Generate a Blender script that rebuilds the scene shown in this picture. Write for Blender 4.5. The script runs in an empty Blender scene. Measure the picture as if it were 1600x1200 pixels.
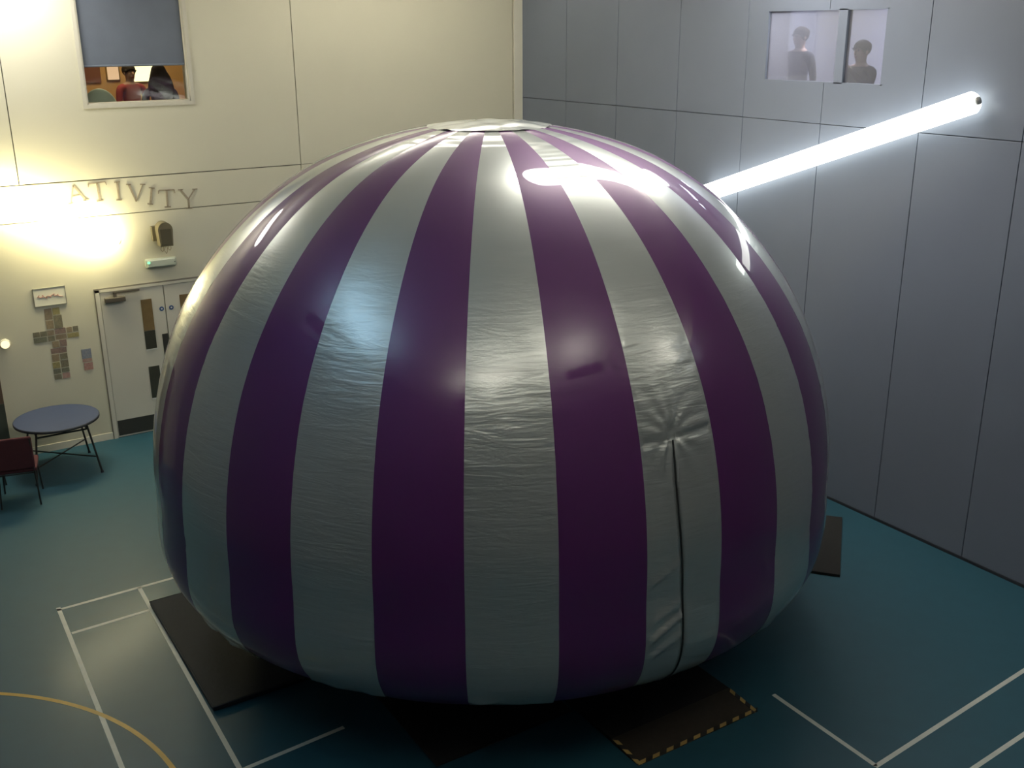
import bpy, bmesh, math, random
from mathutils import Vector, Matrix, noise
random.seed(7)
SC = bpy.context.scene
COL = SC.collection
PI = math.pi
# ------------------------------------------------------------------ camera
CAM = (-9.600, -14.844, 5.5)
PIT, YAW, ROL, FPX = 0.32539, 0.563509, -0.0059465, 1644.17
cd = bpy.data.cameras.new('camera')
cd.sensor_fit = 'HORIZONTAL'; cd.sensor_width = 36.0; cd.lens = FPX / 1600 * 36.0
cd.clip_start = 0.02; cd.clip_end = 200
cam = bpy.data.objects.new('camera', cd); COL.objects.link(cam)
d = Vector((math.sin(YAW) * math.cos(PIT), math.cos(YAW) * math.cos(PIT), -math.sin(PIT)))
r0 = Vector((math.cos(YAW), -math.sin(YAW), 0)); u0 = r0.cross(d)
r = r0 * math.cos(ROL) + u0 * math.sin(ROL); u = u0 * math.cos(ROL) - r0 * math.sin(ROL)
cam.matrix_world = Matrix(((r.x, u.x, -d.x, CAM[0]), (r.y, u.y, -d.y, CAM[1]), (r.z, u.z, -d.z, CAM[2]), (0, 0, 0, 1)))
SC.camera = cam
# ------------------------------------------------------------------ world, view, large lights
w = bpy.data.worlds.new('world'); SC.world = w; w.use_nodes = True
w.node_tree.nodes['Background'].inputs[0].default_value = (0.5, 0.6, 0.7, 1)
w.node_tree.nodes['Background'].inputs[1].default_value = 0.02
SC.view_settings.view_transform = 'Standard'; SC.view_settings.look = 'None'
SC.view_settings.gamma = 1.0; SC.view_settings.use_curve_mapping = False
SC.view_settings.exposure = 0.0
try:
    SC.cycles.use_denoising = True; SC.cycles.max_bounces = 8; SC.cycles.sample_clamp_indirect = 6.0
except Exception: pass
# lamp strengths (radiance of each diffuser)
E_RIGHT, E_LEFT, E_BAR = 5.0, 38.0, 17.0
UP = (70.0, 90.0, 22.0, 145.0, 80.0, 68.0, 66.0, 80.0)      # uplight added to brighten ceiling and upper walls, in watts
CEIL = 7.2
# ------------------------------------------------------------------ materials
def mat(name, col, rough=0.6, metal=0.0, vary=0.0, vscale=3.0, bump=0.0, bscale=40.0, spec=0.5, coat=0.0, coat_r=0.1,
        emit=None, estr=0.0, stretch=None, vary2=None):
    m = bpy.data.materials.new(name); m.use_nodes = True
    nt = m.node_tree; b = nt.nodes['Principled BSDF']
    b.inputs['Base Color'].default_value = (*col, 1); b.inputs['Roughness'].default_value = rough
    b.inputs['Metallic'].default_value = metal; b.inputs['Specular IOR Level'].default_value = spec
    b.inputs['Coat Weight'].default_value = coat; b.inputs['Coat Roughness'].default_value = coat_r
    if emit:
        b.inputs['Emission Color'].default_value = (*emit, 1); b.inputs['Emission Strength'].default_value = estr
    geo = nt.nodes.new('ShaderNodeNewGeometry'); mp = nt.nodes.new('ShaderNodeMapping')
    nt.links.new(geo.outputs['Position'], mp.inputs['Vector'])
    if stretch: mp.inputs['Scale'].default_value = stretch
    if vary > 0:
        n = nt.nodes.new('ShaderNodeTexNoise'); n.inputs['Scale'].default_value = vscale; n.inputs['Detail'].default_value = 5
        nt.links.new(mp.outputs[0], n.inputs['Vector'])
        mx = nt.nodes.new('ShaderNodeMixRGB')
        c2 = vary2 or tuple(c * (1 - vary) for c in col)
        c1 = col if vary2 else tuple(min(1, c * (1 + vary)) for c in col)
        mx.inputs[1].default_value = (*c1, 1); mx.inputs[2].default_value = (*c2, 1)
        nt.links.new(n.outputs[0], mx.inputs[0]); nt.links.new(mx.outputs[0], b.inputs['Base Color'])
    if bump > 0:
        n2 = nt.nodes.new('ShaderNodeTexNoise'); n2.inputs['Scale'].default_value = bscale; n2.inputs['Detail'].default_value = 4
        nt.links.new(mp.outputs[0], n2.inputs['Vector'])
        bp = nt.nodes.new('ShaderNodeBump'); bp.inputs['Strength'].default_value = bump; bp.inputs['Distance'].default_value = 0.01
        nt.links.new(n2.outputs[0], bp.inputs['Height']); nt.links.new(bp.outputs[0], b.inputs['Normal'])
    return m
M = {}
M['white_wall'] = mat('white_wall', (0.61, 0.58, 0.44), 0.55, vary=0.03, vscale=1.5, bump=0.05, bscale=90)
M['white_trim'] = mat('white_trim', (0.68, 0.65, 0.53), 0.45)
M['joint'] = mat('joint', (0.10, 0.09, 0.07), 0.8)
M['blue_wall'] = mat('blue_wall', (0.16, 0.183, 0.235), 0.42, vary=0.05, vscale=2.0, bump=0.04, bscale=60)
M['blue_joint'] = mat('blue_joint', (0.10, 0.11, 0.13), 0.7)
M['ceiling'] = mat('ceiling_paint', (0.72, 0.71, 0.66), 0.8, vary=0.03)
M['rear_wall'] = mat('rear_wall', (0.10, 0.11, 0.13), 0.7, vary=0.03)
M['floor'] = mat('floor_vinyl', (0.011, 0.069, 0.100), 0.6, vary=0.10, vscale=6, bump=0.02, bscale=120, coat=0.13, coat_r=0.2)
M['line_white'] = mat('line_white', (0.50, 0.52, 0.47), 0.5, vary=0.15, vscale=12)
M['line_yellow'] = mat('line_yellow', (0.50, 0.30, 0.03), 0.5, vary=0.15, vscale=12)
M['mat_black'] = mat('mat_black', (0.013, 0.012, 0.011), 0.9, vary=0.3, vscale=20, bump=0.3, bscale=150)
M['crash'] = mat('crash_mat', (0.018, 0.021, 0.027), 0.75, spec=0.3, vary=0.2, vscale=8, bump=0.25, bscale=25)
M['ramp'] = mat('ramp_rubber', (0.030, 0.023, 0.015), 0.7, vary=0.3, vscale=25, bump=0.3, bscale=150)
M['hazard_yellow'] = mat('hazard_yellow', (0.40, 0.27, 0.08), 0.6, vary=0.2, vscale=30)
M['hazard_black'] = mat('hazard_black', (0.015, 0.014, 0.012), 0.6)
M['table_blue'] = mat('table_blue', (0.038, 0.055, 0.115), 0.45, vary=0.08, vscale=8)
M['dark_edge'] = mat('dark_edge', (0.02, 0.022, 0.03), 0.6)
M['metal_dark'] = mat('metal_dark', (0.06, 0.055, 0.05), 0.4, metal=0.6)
M['maroon'] = mat('maroon_fabric', (0.075, 0.018, 0.022), 0.9, vary=0.15, vscale=30)
M['door_white'] = mat('door_white', (0.60, 0.57, 0.47), 0.5, vary=0.02)
M['frame_line'] = mat('frame_line', (0.20, 0.18, 0.14), 0.6)
M['kick'] = mat('kick_plate', (0.035, 0.035, 0.028), 0.5)
M['vision_top'] = mat('vision_top', (0.19, 0.13, 0.06), 0.2, vary=0.15, vscale=15)
M['vision_low'] = mat('vision_low', (0.055, 0.055, 0.04), 0.2, vary=0.15, vscale=15)
M['closer'] = mat('closer_metal', (0.16, 0.14, 0.11), 0.4, metal=0.6)
M['disc_blue'] = mat('disc_blue', (0.03, 0.08, 0.22), 0.5)
M['disc_white'] = mat('disc_white', (0.6, 0.6, 0.55), 0.5)
M['speaker'] = mat('speaker_shell', (0.16, 0.135, 0.075), 0.6, vary=0.1)
M['speaker_grille'] = mat('speaker_grille', (0.10, 0.085, 0.045), 0.7, bump=0.3, bscale=300)
M['cable'] = mat('cable', (0.30, 0.24, 0.15), 0.6)
M['housing'] = mat('lamp_housing', (0.6, 0.6, 0.58), 0.4)
M['letters'] = mat('letters_print', (0.20, 0.16, 0.10), 0.6, vary=0.6, vscale=40, vary2=(0.42, 0.36, 0.26))
M['paper'] = mat('paper', (0.68, 0.66, 0.55), 0.6)
M['grey_frame'] = mat('grey_frame', (0.24, 0.24, 0.20), 0.5)
M['red_ink'] = mat('red_ink', (0.42, 0.20, 0.15), 0.6)
M['brown_ink'] = mat('brown_ink', (0.30, 0.25, 0.18), 0.6)
M['blue_notice'] = mat('blue_notice', (0.10, 0.13, 0.22), 0.6, vary=0.6, vscale=60, vary2=(0.35, 0.35, 0.33))
M['pink_notice'] = mat('pink_notice', (0.32, 0.12, 0.11), 0.6, vary=0.5, vscale=60, vary2=(0.5, 0.42, 0.34))
M['red_notice'] = mat('red_notice', (0.26, 0.07, 0.06), 0.6, vary=0.5, vscale=60, vary2=(0.45, 0.33, 0.27))
M['blind'] = mat('blind_fabric', (0.135, 0.155, 0.19), 0.9, vary=0.08, vscale=6)
M['sill'] = mat('window_trim', (0.56, 0.53, 0.43), 0.5)
M['room_orange'] = mat('room_orange', (0.55, 0.33, 0.13), 0.8, vary=0.12, vscale=2)
M['room_brown'] = mat('room_brown', (0.20, 0.08, 0.05), 0.8, vary=0.2, vscale=3)
M['room_floor'] = mat('room_floor', (0.22, 0.16, 0.10), 0.7)
M['room_grey'] = mat('room_grey', (0.42, 0.42, 0.46), 0.8)
M['skin'] = mat('skin', (0.42, 0.25, 0.17), 0.6)
M['hair'] = mat('hair_dark', (0.035, 0.025, 0.016), 0.8, spec=0.15, bump=0.6, bscale=60, stretch=(3, 3, 0.4))
M['red_cloth'] = mat('red_cloth', (0.28, 0.04, 0.03), 0.9)
M['dark_cloth'] = mat('dark_cloth', (0.05, 0.05, 0.05), 0.9)
M['grey_cloth'] = mat('grey_cloth', (0.10, 0.105, 0.12), 0.9)
M['jeans'] = mat('jeans', (0.04, 0.05, 0.09), 0.9)
M['mint'] = mat('mint_plastic', (0.48, 0.60, 0.50), 0.5)
M['brass'] = mat('brass', (0.45, 0.35, 0.15), 0.35, metal=1)
M['zip'] = mat('zip_tape', (0.02, 0.022, 0.02), 0.6)
def emis(name, col, s):
    m = bpy.data.materials.new(name); m.use_nodes = True; nt = m.node_tree; nt.nodes.clear()
    e = nt.nodes.new('ShaderNodeEmission'); o = nt.nodes.new('ShaderNodeOutputMaterial')
    e.inputs[0].default_value = (*col, 1); e.inputs[1].default_value = s; nt.links.new(e.outputs[0], o.inputs[0]); return m
M['lamp_right'] = emis('lamp_right', (0.95, 1.0, 0.93), E_RIGHT)
M['lamp_left'] = emis('lamp_left', (1.0, 0.90, 0.55), E_LEFT)
M['lamp_bar'] = emis('lamp_bar', (1.0, 0.97, 0.90), E_BAR)
M['lamp_room'] = emis('lamp_room', (1.0, 0.88, 0.45), 2.2)
M['lamp_room_dim'] = emis('lamp_room_dim', (1.0, 0.62, 0.35), 0.9)
M['spot_glow'] = emis('spot_glow', (1.0, 0.86, 0.50), 1.5)
M['green_glow'] = emis('green_glow', (0.25, 1.0, 0.45), 1.6)
M['day_glow'] = emis('day_glow', (0.80, 0.82, 1.0), 0.55)
def glass(name, tint, rough=0.02, veil=0):
    m = bpy.data.materials.new(name); m.use_nodes = True; nt = m.node_tree; nt.nodes.clear()
    t = nt.nodes.new('ShaderNodeBsdfTransparent'); g = nt.nodes.new('ShaderNodeBsdfGlossy'); f = nt.nodes.new('ShaderNodeFresnel')
    mx = nt.nodes.new('ShaderNodeMixShader'); o = nt.nodes.new('ShaderNodeOutputMaterial')
    t.inputs[0].default_value = (*tint, 1); g.inputs['Roughness'].default_value = rough; f.inputs[0].default_value = 1.45
    nt.links.new(f.outputs[0], mx.inputs[0]); nt.links.new(t.outputs[0], mx.inputs[1]); nt.links.new(g.outputs[0], mx.inputs[2])
    if veil:
        df = nt.nodes.new('ShaderNodeBsdfTranslucent'); df.inputs[0].default_value = (.8, .8, .85, 1); m2 = nt.nodes.new('ShaderNodeMixShader'); m2.inputs[0].default_value = veil
        d2 = nt.nodes.new('ShaderNodeBsdfDiffuse'); d2.inputs[0].default_value = (.5, .5, .52, 1); a2 = nt.nodes.new('ShaderNodeMixShader'); a2.inputs[0].default_value = .5
        nt.links.new(df.outputs[0], a2.inputs[1]); nt.links.new(d2.outputs[0], a2.inputs[2])
        nt.links.new(mx.outputs[0], m2.inputs[1]); nt.links.new(a2.outputs[0], m2.inputs[2]); mx = m2
    nt.links.new(mx.outputs[0], o.inputs[0]); return m
M['glass'] = glass('window_glass', (0.93, 0.95, 0.93))
M['reflection_glass'] = glass('veil_glass', (0.62, 0.64, 0.68), veil=0.14)  # translucent mix paints a pale veil over the reflected figures
def foil(name, col, rough, metal, wr, fine, coat=.9):
    """inflated foil cloth: long horizontal creases drawn by stretched noise in the bump"""
    m = bpy.data.materials.new(name); m.use_nodes = True; nt = m.node_tree; b = nt.nodes['Principled BSDF']
    b.inputs['Base Color'].default_value = (*col, 1); b.inputs['Metallic'].default_value = metal
    b.inputs['Roughness'].default_value = rough
    b.inputs['Coat Weight'].default_value = coat; b.inputs['Coat Roughness'].default_value = 0.03; b.inputs['Coat IOR'].default_value = 1.75
    geo = nt.nodes.new('ShaderNodeNewGeometry')
    def nz(sc, detail, dist, rgh=0.5):
        mp = nt.nodes.new('ShaderNodeMapping'); mp.inputs['Scale'].default_value = sc
        nt.links.new(geo.outputs['Position'], mp.inputs['Vector'])
        n = nt.nodes.new('ShaderNodeTexNoise'); n.inputs['Scale'].default_value = 1; n.inputs['Detail'].default_value = detail
        n.inputs['Distortion'].default_value = dist; n.inputs['Roughness'].default_value = rgh
        nt.links.new(mp.outputs[0], n.inputs['Vector']); return n
    a = nz((2.2, 2.2, 16), 4, 0.6, 0.6); c = nz((5, 5, 45), 3, 0.3)
    # amount of creasing: strongest in the middle heights and away from the smooth crown
    sep = nt.nodes.new('ShaderNodeSeparateXYZ'); nt.links.new(geo.outputs['Position'], sep.inputs[0])
    mr = nt.nodes.new('ShaderNodeMapRange'); mr.inputs[1].default_value = 4.1; mr.inputs[2].default_value = 3.3
    mr.inputs[3].default_value = 0.12; mr.inputs[4].default_value = 1.0; nt.links.new(sep.outputs[2], mr.inputs[0])
    p = nt.nodes.new('ShaderNodeMath'); p.operation = 'MULTIPLY'; nt.links.new(a.outputs[0], p.inputs[0]); p.inputs[1].default_value = wr
    q = nt.nodes.new('ShaderNodeMath'); q.operation = 'MULTIPLY'; nt.links.new(c.outputs[0], q.inputs[0]); q.inputs[1].default_value = fine
    s = nt.nodes.new('ShaderNodeMath'); s.operation = 'ADD'; nt.links.new(p.outputs[0], s.inputs[0]); nt.links.new(q.outputs[0], s.inputs[1])
    t = nt.nodes.new('ShaderNodeMath'); t.operation = 'MULTIPLY'; nt.links.new(s.outputs[0], t.inputs[0]); nt.links.new(mr.outputs[0], t.inputs[1])
    bp = nt.nodes.new('ShaderNodeBump'); bp.inputs['Strength'].default_value = 1.0; bp.inputs['Distance'].default_value = 1.0
    nt.links.new(t.outputs[0], bp.inputs['Height']); nt.links.new(bp.outputs[0], b.inputs['Normal'])
    return m
M['silver'] = foil('silver_foil', (0.50, 0.53, 0.51), 0.33, 0.62, 0.0085, 0.0016)
M['purple'] = foil('purple_cloth', (0.110, 0.018, 0.132), 0.5, 0.30, 0.0012, 0.0003, .65)
M['piping'] = mat('hem_piping', (0.55, 0.56, 0.52), 0.4, metal=0.5)
# ------------------------------------------------------------------ helpers
def link_mesh(name, me, m=None, parent=None, loc=None):
    o = bpy.data.objects.new(name, me); COL.objects.link(o)
    if m:
        for x in (m if isinstance(m, (list, tuple)) else [m]): me.materials.append(x)
    if parent: o.parent = parent
    if loc: o.location = loc
    return o
def obj(name, bm, m=None, parent=None, loc=None, smooth=False):
    bmesh.ops.recalc_face_normals(bm, faces=bm.faces)
    me = bpy.data.meshes.new(name); bm.to_mesh(me); bm.free()
    if smooth: me.shade_smooth()
    return link_mesh(name, me, m, parent, loc)
def box(bm, x0, x1, y0, y1, z0, z1, mi=0, bev=0):
    vs = [bm.verts.new((x, y, z)) for z in (z0, z1) for x, y in ((x0, y0), (x1, y0), (x1, y1), (x0, y1))]
    fs = [bm.faces.new([vs[i] for i in f]) for f in ((3, 2, 1, 0), (4, 5, 6, 7), (0, 1, 5, 4), (1, 2, 6, 5), (2, 3, 7, 6), (3, 0, 4, 7))]
    for f in fs: f.material_index = mi
    if bev:
        es = list({e for f in fs for e in f.edges})
        bmesh.ops.bevel(bm, geom=es, offset=bev, segments=2, affect='EDGES', profile=0.5)
    return vs
def bx(x0, x1, y0, y1, z0, z1, bev=0):
    bm = bmesh.new(); box(bm, x0, x1, y0, y1, z0, z1, bev=bev); return bm
def tube(bm, pts, rad, n=8, cap=True):
    pts = [Vector(p) for p in pts]; rings = []
    rads = rad if isinstance(rad, (list, tuple)) else [rad] * len(pts)
    prev = None
    for i, p in enumerate(pts):
        t = (pts[min(i + 1, len(pts) - 1)] - pts[max(i - 1, 0)]).normalized()
        a = Vector((0, 0, 1)) if abs(t.z) < 0.9 else Vector((1, 0, 0))
        if prev is not None: a = prev
        s = (a - t * a.dot(t)).normalized(); q = t.cross(s); prev = s
        rings.append([bm.verts.new(p + (s * math.cos(2 * PI * k / n) + q * math.sin(2 * PI * k / n)) * rads[i]) for k in range(n)])
    for A, B in zip(rings, rings[1:]):
        for k in range(n): bm.faces.new((A[k], A[(k + 1) % n], B[(k + 1) % n], B[k]))
    if cap: bm.faces.new(rings[0][::-1]); bm.faces.new(rings[-1])
def prism(bm, pts, z0, z1):
    a = [bm.verts.new((x, y, z0)) for x, y in pts]; b = [bm.verts.new((x, y, z1)) for x, y in pts]
    bm.faces.new(a[::-1]); bm.faces.new(b); n = len(pts)
    for i in range(n): bm.faces.new((a[i], a[(i + 1) % n], b[(i + 1) % n], b[i]))
def tag(o, label, cat, group=None):
    o['label'] = label; o['category'] = cat
    if group: o['group'] = group
    return o
def struct(o): o['kind'] = 'structure'; return o
def thing(name, label, cat, loc=(0, 0, 0), rz=0, group=None):
    o = bpy.data.objects.new(name, None); COL.objects.link(o); o.location = loc; o.rotation_euler = (0, 0, rz)
    o.empty_display_size = 0.1
    return tag(o, label, cat, group)
def sempty(name, loc=(0, 0, 0)):
    o = bpy.data.objects.new(name, None); COL.objects.link(o); o.location = loc; return struct(o)
# ------------------------------------------------------------------ room shell
XL, YB = -11.6, -16.4
floor = struct(obj('floor', bx(XL, 0.0, YB, 0.0, -0.2, 0.0), M['floor']))
ceiling = struct(obj('ceiling', bx(XL - .2, 0.2, YB - .2, 0.2, CEIL, CEIL + .2), M['ceiling']))
struct(obj('wall_left', bx(XL - .2, XL, YB, 0, 0, CEIL), M['rear_wall']))
struct(obj('wall_front', bx(XL - .2, 0.2, YB - .2, YB, 0, CEIL), M['rear_wall']))
# ---- right wall: joined board panels over a dark backing, two rows, joint at 4.45 m
JH = 4.45
WY0, WY1, WZ0, WZ1 = -7.09, -5.35, 4.90, 5.69          # opening in the right wall for the made-up reflection window
wr = sempty('wall_right')
bm = bmesh.new()
T0, T1 = 0.028, 0.08
box(bm, T0, T1, YB, WY0, 0, CEIL); box(bm, T0, T1, WY1, 0, 0, CEIL)
box(bm, T0, T1, WY0, WY1, 0, WZ0); box(bm, T0, T1, WY0, WY1, WZ1, CEIL)
obj('backing', bm, M['blue_joint'], wr)
ys = [0, -1.24, -2.49, -3.80, -5.04, -6.29, -7.62, -8.79, -10.05, -11.3, -12.6, -13.85, -15.1, YB]
g = 0.004
for i in range(len(ys) - 1):
    a, b = ys[i + 1] + g, ys[i] - g
    obj('panel', bx(0, 0.024, a, b, 0.03, JH - g, bev=0.003), M['blue_wall'], wr)
    lo, hi = a, b
    if b <= WY0 or a >= WY1:
        obj('panel', bx(0, 0.024, a, b, JH + g, CEIL, bev=0.003), M['blue_wall'], wr)
    else:
        bm = bmesh.new()
        box(bm, 0, 0.024, a, b, JH + g, WZ0); box(bm, 0, 0.024, a, b, WZ1, CEIL)
        if a < WY0: box(bm, 0, 0.024, a, WY0, WZ0, WZ1)
        if b > WY1: box(bm, 0, 0.024, WY1, b, WZ0, WZ1)
        obj('panel', bm, M['blue_wall'], wr)
struct(obj('baseboard_right', bx(-0.012, 0.0, YB, 0, 0, 0.028), M['dark_edge']))
# ---- white wall (back)
NX0, NX1, NZ0, NZ1 = -6.71, -5.36, 4.60, 6.45
DX0, DX1, DZ = -6.93, -5.10, 2.16
wb = sempty('wall_back')
bm = bmesh.new()
for a in ((XL, NX0, 0, CEIL), (NX1, 0, 0, CEIL), (NX0, NX1, 0, NZ0), (NX0, NX1, NZ1, CEIL)):
    box(bm, a[0], a[1], 0.03, 0.22, a[2], a[3])
obj('backing', bm, M['joint'], wb)
def wallpanel(x0, x1, z0, z1, hole=None, gg=0.006):
    x0 += gg; x1 -= gg; z0 += gg * (z0 > 0); z1 -= gg
    bm = bmesh.new()
    if hole:
        a, b, c, e = hole
        box(bm, x0, a, 0, 0.028, z0, z1); box(bm, b, x1, 0, 0.028, z0, z1)
        if c > z0: box(bm, a, b, 0, 0.028, z0, c)
        if e < z1: box(bm, a, b, 0, 0.028, e, z1)
    else: box(bm, x0, x1, 0, 0.028, z0, z1, bev=0.003)
    obj('panel', bm, M['white_wall'], wb)
wallpanel(XL, -0.17, 0, 3.155, (DX0, DX1, 0, DZ), gg=0.003)
wallpanel(XL, -3.85, 3.155, 3.64, gg=.008); wallpanel(-3.85, -0.17, 3.155, 3.64, gg=.003)
wallpanel(XL, -7.66, 3.64, CEIL); wallpanel(-7.66, -3.85, 3.64, CEIL, (NX0, NX1, NZ0, NZ1)); wallpanel(-3.85, -0.17, 3.64, CEIL, gg=.005)
struct(obj('trim_1', bx(-0.16, -0.001, -0.03, 0.028, 0, CEIL, bev=.004), M['white_trim']))
struct(obj('baseboard_back', bx(XL, DX0 - .01, -0.012, 0.0, 0, 0.10), M['white_trim']))
# ------------------------------------------------------------------ window_1 in the white wall with the room behind it
w1 = sempty('window_1', (0, 0, 0))
bm = bmesh.new(); t = 0.05
for a in ((NX0 - t, NX0, NZ0 - t, NZ1 + t), (NX1, NX1 + t, NZ0 - t, NZ1 + t), (NX0, NX1, NZ0 - t, NZ0), (NX0, NX1, NZ1, NZ1 + t)):
    box(bm, a[0], a[1], -0.012, 0.0, a[2], a[3])
obj('window_frame', bm, M['sill'], w1)
bm = bmesh.new()
box(bm, NX0, NX0 + .02, 0, .2, NZ0, NZ1); box(bm, NX1 - .02, NX1, 0, .2, NZ0, NZ1)
box(bm, NX0, NX1, 0, .2, NZ0, NZ0 + .015); box(bm, NX0, NX1, 0, .2, NZ1 - .02, NZ1)
obj('reveal', bm, M['sill'], w1)
obj('pane', bx(NX0 + .02, NX1 - .02, .10, .108, NZ0 + .015, NZ1 - .02), M['glass'], w1)
bl = bmesh.new(); box(bl, NX0 + .025, NX1 - .025, .050, .056, 5.075, NZ1 - .03)
blind = tag(obj('roller_blind', bl, M['blind']), 'grey blue roller blind pulled most of the way down the upper left window', 'blind')
bm = bmesh.new(); tube(bm, [(NX0 + .03, .053, 5.075), (NX1 - .03, .053, 5.075)], 0.014); obj('bottom_bar', bm, M['blind'], blind)
bm = bmesh.new(); tube(bm, [(NX0 + .03, .053, NZ1 - .05), (NX1 - .03, .053, NZ1 - .05)], 0.028); obj('roller', bm, M['blind'], blind)
# room behind (a small lit classroom)
RX0, RX1, RY1, RZ0, RZ1 = -9.0, -2.6, 3.6, 3.75, 6.6
bm = bmesh.new()
box(bm, RX0, RX1, RY1, RY1 + .1, RZ0, RZ1); box(bm, RX0 - .1, RX0, .23, RY1, RZ0, RZ1); box(bm, RX1, RX1 + .1, .23, RY1, RZ0, RZ1)
struct(obj('wall_classroom', bm, M['room_orange']))
struct(obj('floor_classroom', bx(RX0, RX1, .23, RY1, RZ0 - .1, RZ0), M['room_floor']))
struct(obj('ceiling_classroom', bx(RX0, RX1, .23, RY1, RZ1, RZ1 + .1), M['ceiling']))
tag(obj('wall_display', bx(-7.1, -5.75, RY1 - .03, RY1, 4.72, 5.6), M['room_brown']), 'dark red display board on the classroom wall behind the left window', 'display board')
pl = bpy.data.lights.new('classroom_lamp', 'AREA'); pl.energy = 55; pl.size = 1.4; pl.color = (1, .80, .5)
po = bpy.data.objects.new('classroom_lamp', pl); COL.objects.link(po); po.location = (-5.6, 1.9, 6.5)
# ------------------------------------------------------------------ people
def ellip(bm, c, rad, seg=14, rings=10, fn=None):
    m4 = Matrix.Translation(c) @ Matrix.Diagonal((*rad, 1))
    res = bmesh.ops.create_uvsphere(bm, u_segments=seg, v_segments=rings, radius=1, matrix=m4)
    if fn:
        for v in res['verts']: v.co = fn(v.co)
    return res['verts']
def person(label, loc, rz, cloth, hair='bun', seated=True, raise_arm=False, group=None, trousers='jeans'):
    root = thing('person', label, 'person', loc, rz, group)
    hip = 0.50 if seated else 0.92
    J = [(0, 0, hip), (0, 0, hip + .16), (0, .01, hip + .34), (0, .015, hip + .46), (0, .01, hip + .53), (0, -.01, hip + .62), (0, -.01, hip + .72)]
    R = [(.15, .115), (.135, .10), (.155, .11), (.09, .07), (.050, .050), (.082, .095), (.070, .085)]
    E = [(0, 1), (1, 2), (2, 3), (3, 4), (4, 5), (5, 6)]
    for s in (-1, 1):
        n = len(J)
        if raise_arm and s > 0: arm = [(s * .19, 0, hip + .44), (s * .27, -.14, hip + .26), (s * .14, -.34, hip + .46), (s * .09, -.38, hip + .54)]
        elif seated: arm = [(s * .19, 0, hip + .44), (s * .25, -.04, hip + .17), (s * .14, -.26, hip + .10), (s * .10, -.34, hip + .12)]
        else: arm = [(s * .19, 0, hip + .44), (s * .25, .02, hip + .16), (s * .24, -.07, hip - .08), (s * .23, -.10, hip - .16)]
        J += arm; R += [(.062, .062), (.044, .044), (.031, .031), (.032, .018)]
        E += [(3, n), (n, n + 1), (n + 1, n + 2), (n + 2, n + 3)]
        n = len(J)
        leg = [(s * .10, -.03, hip - .03), (s * .13, -.43, hip - .02), (s * .13, -.42, 0.09), (s * .14, -.54, 0.04)] if seated else \
              [(s * .10, 0, hip - .06), (s * .11, -.02, .50), (s * .11, .02, .09), (s * .12, -.13, .04)]
        J += leg; R += [(.095, .09), (.062, .062), (.042, .042), (.045, .03)]
        E += [(0, n), (n, n + 1), (n + 1, n + 2), (n + 2, n + 3)]
    me = bpy.data.meshes.new('body'); me.from_pydata(J, E, [])
    tmp = bpy.data.objects.new('tmp', me); COL.objects.link(tmp)
    tmp.modifiers.new('s', 'SKIN'); sv = me.skin_vertices[0].data
    for i, q in enumerate(R): sv[i].radius = q; sv[i].use_root = (i == 0)
    sub = tmp.modifiers.new('u', 'SUBSURF'); sub.levels = 2
    dg = bpy.context.evaluated_depsgraph_get(); ev = bpy.data.meshes.new_from_object(tmp.evaluated_get(dg))
    bpy.data.objects.remove(tmp)
    ev.materials.clear()
    for k in ('skin', cloth, trousers, 'dark_edge'): ev.materials.append(M[k])
    neck = hip + .49
    for pol in ev.polygons:
        c = pol.center; pol.use_smooth = True
        hand = False
        for ax in ((J[10], J[9]), (J[18], J[17])):
            if (c - Vector(ax[0])).length < .075: hand = True
        if c.z > neck and abs(c.x) < .13: pol.material_index = 0
        elif hand: pol.material_index = 0
        elif c.z < .10: pol.material_index = 3
        elif c.z < hip + .02 and not (abs(c.x) > .19 and c.z > hip - .25): pol.material_index = 2
        else: pol.material_index = 1
    body = link_mesh('body', ev, None, root)
    # fingers and thumbs
    for n0 in (9, 17):
        h = Vector(J[n0 + 1]); f = (h - Vector(J[n0])).normalized(); side = f.cross(Vector((0, 0, 1))).normalized() if abs(f.z) < .9 else Vector((0, 1, 0))
        for k, ln in zip((-1.5, -.5, .5, 1.5), (.055, .068, .072, .06)):
            b0 = h + side * k * .016; bm = bmesh.new(); tube(bm, [b0, b0 + f * ln * .6, b0 + f * ln + Vector((0, 0, -.014))], [.009, .008, .006], n=6); obj('finger', bm, M['skin'], root, smooth=True)
        b0 = h - f * .02 + side * .03; bm = bmesh.new(); tube(bm, [b0, b0 + side * .02 + f * .025, b0 + side * .022 + f * .05], [.010, .009, .007], n=6); obj('thumb', bm, M['skin'], root, smooth=True)
    hz = hip + .66
    bm = bmesh.new()
    tube(bm, [(0, -.095, hz + .01), (0, -.118, hz - .025), (0, -.10, hz - .035)], [.008, .014, .010], n=6); obj('nose', bm, M['skin'], root, smooth=True)
    for s in (-1, 1): bm = bmesh.new(); ellip(bm, (s * .082, -.005, hz), (.012, .022, .032), 8, 6); obj('ear', bm, M['skin'], root, smooth=True)
    for s in (-1, 1): bm = bmesh.new(); ellip(bm, (s * .031, -.093, hz + .012), (.012, .007, .008), 8, 6); obj('eye', bm, M['dark_edge'], root, smooth=True)
    bm = bmesh.new(); ellip(bm, (0, -.093, hz - .062), (.024, .008, .007), 8, 6); obj('mouth', bm, M['red_cloth'], root, smooth=True)
    bm = bmesh.new()
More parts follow.
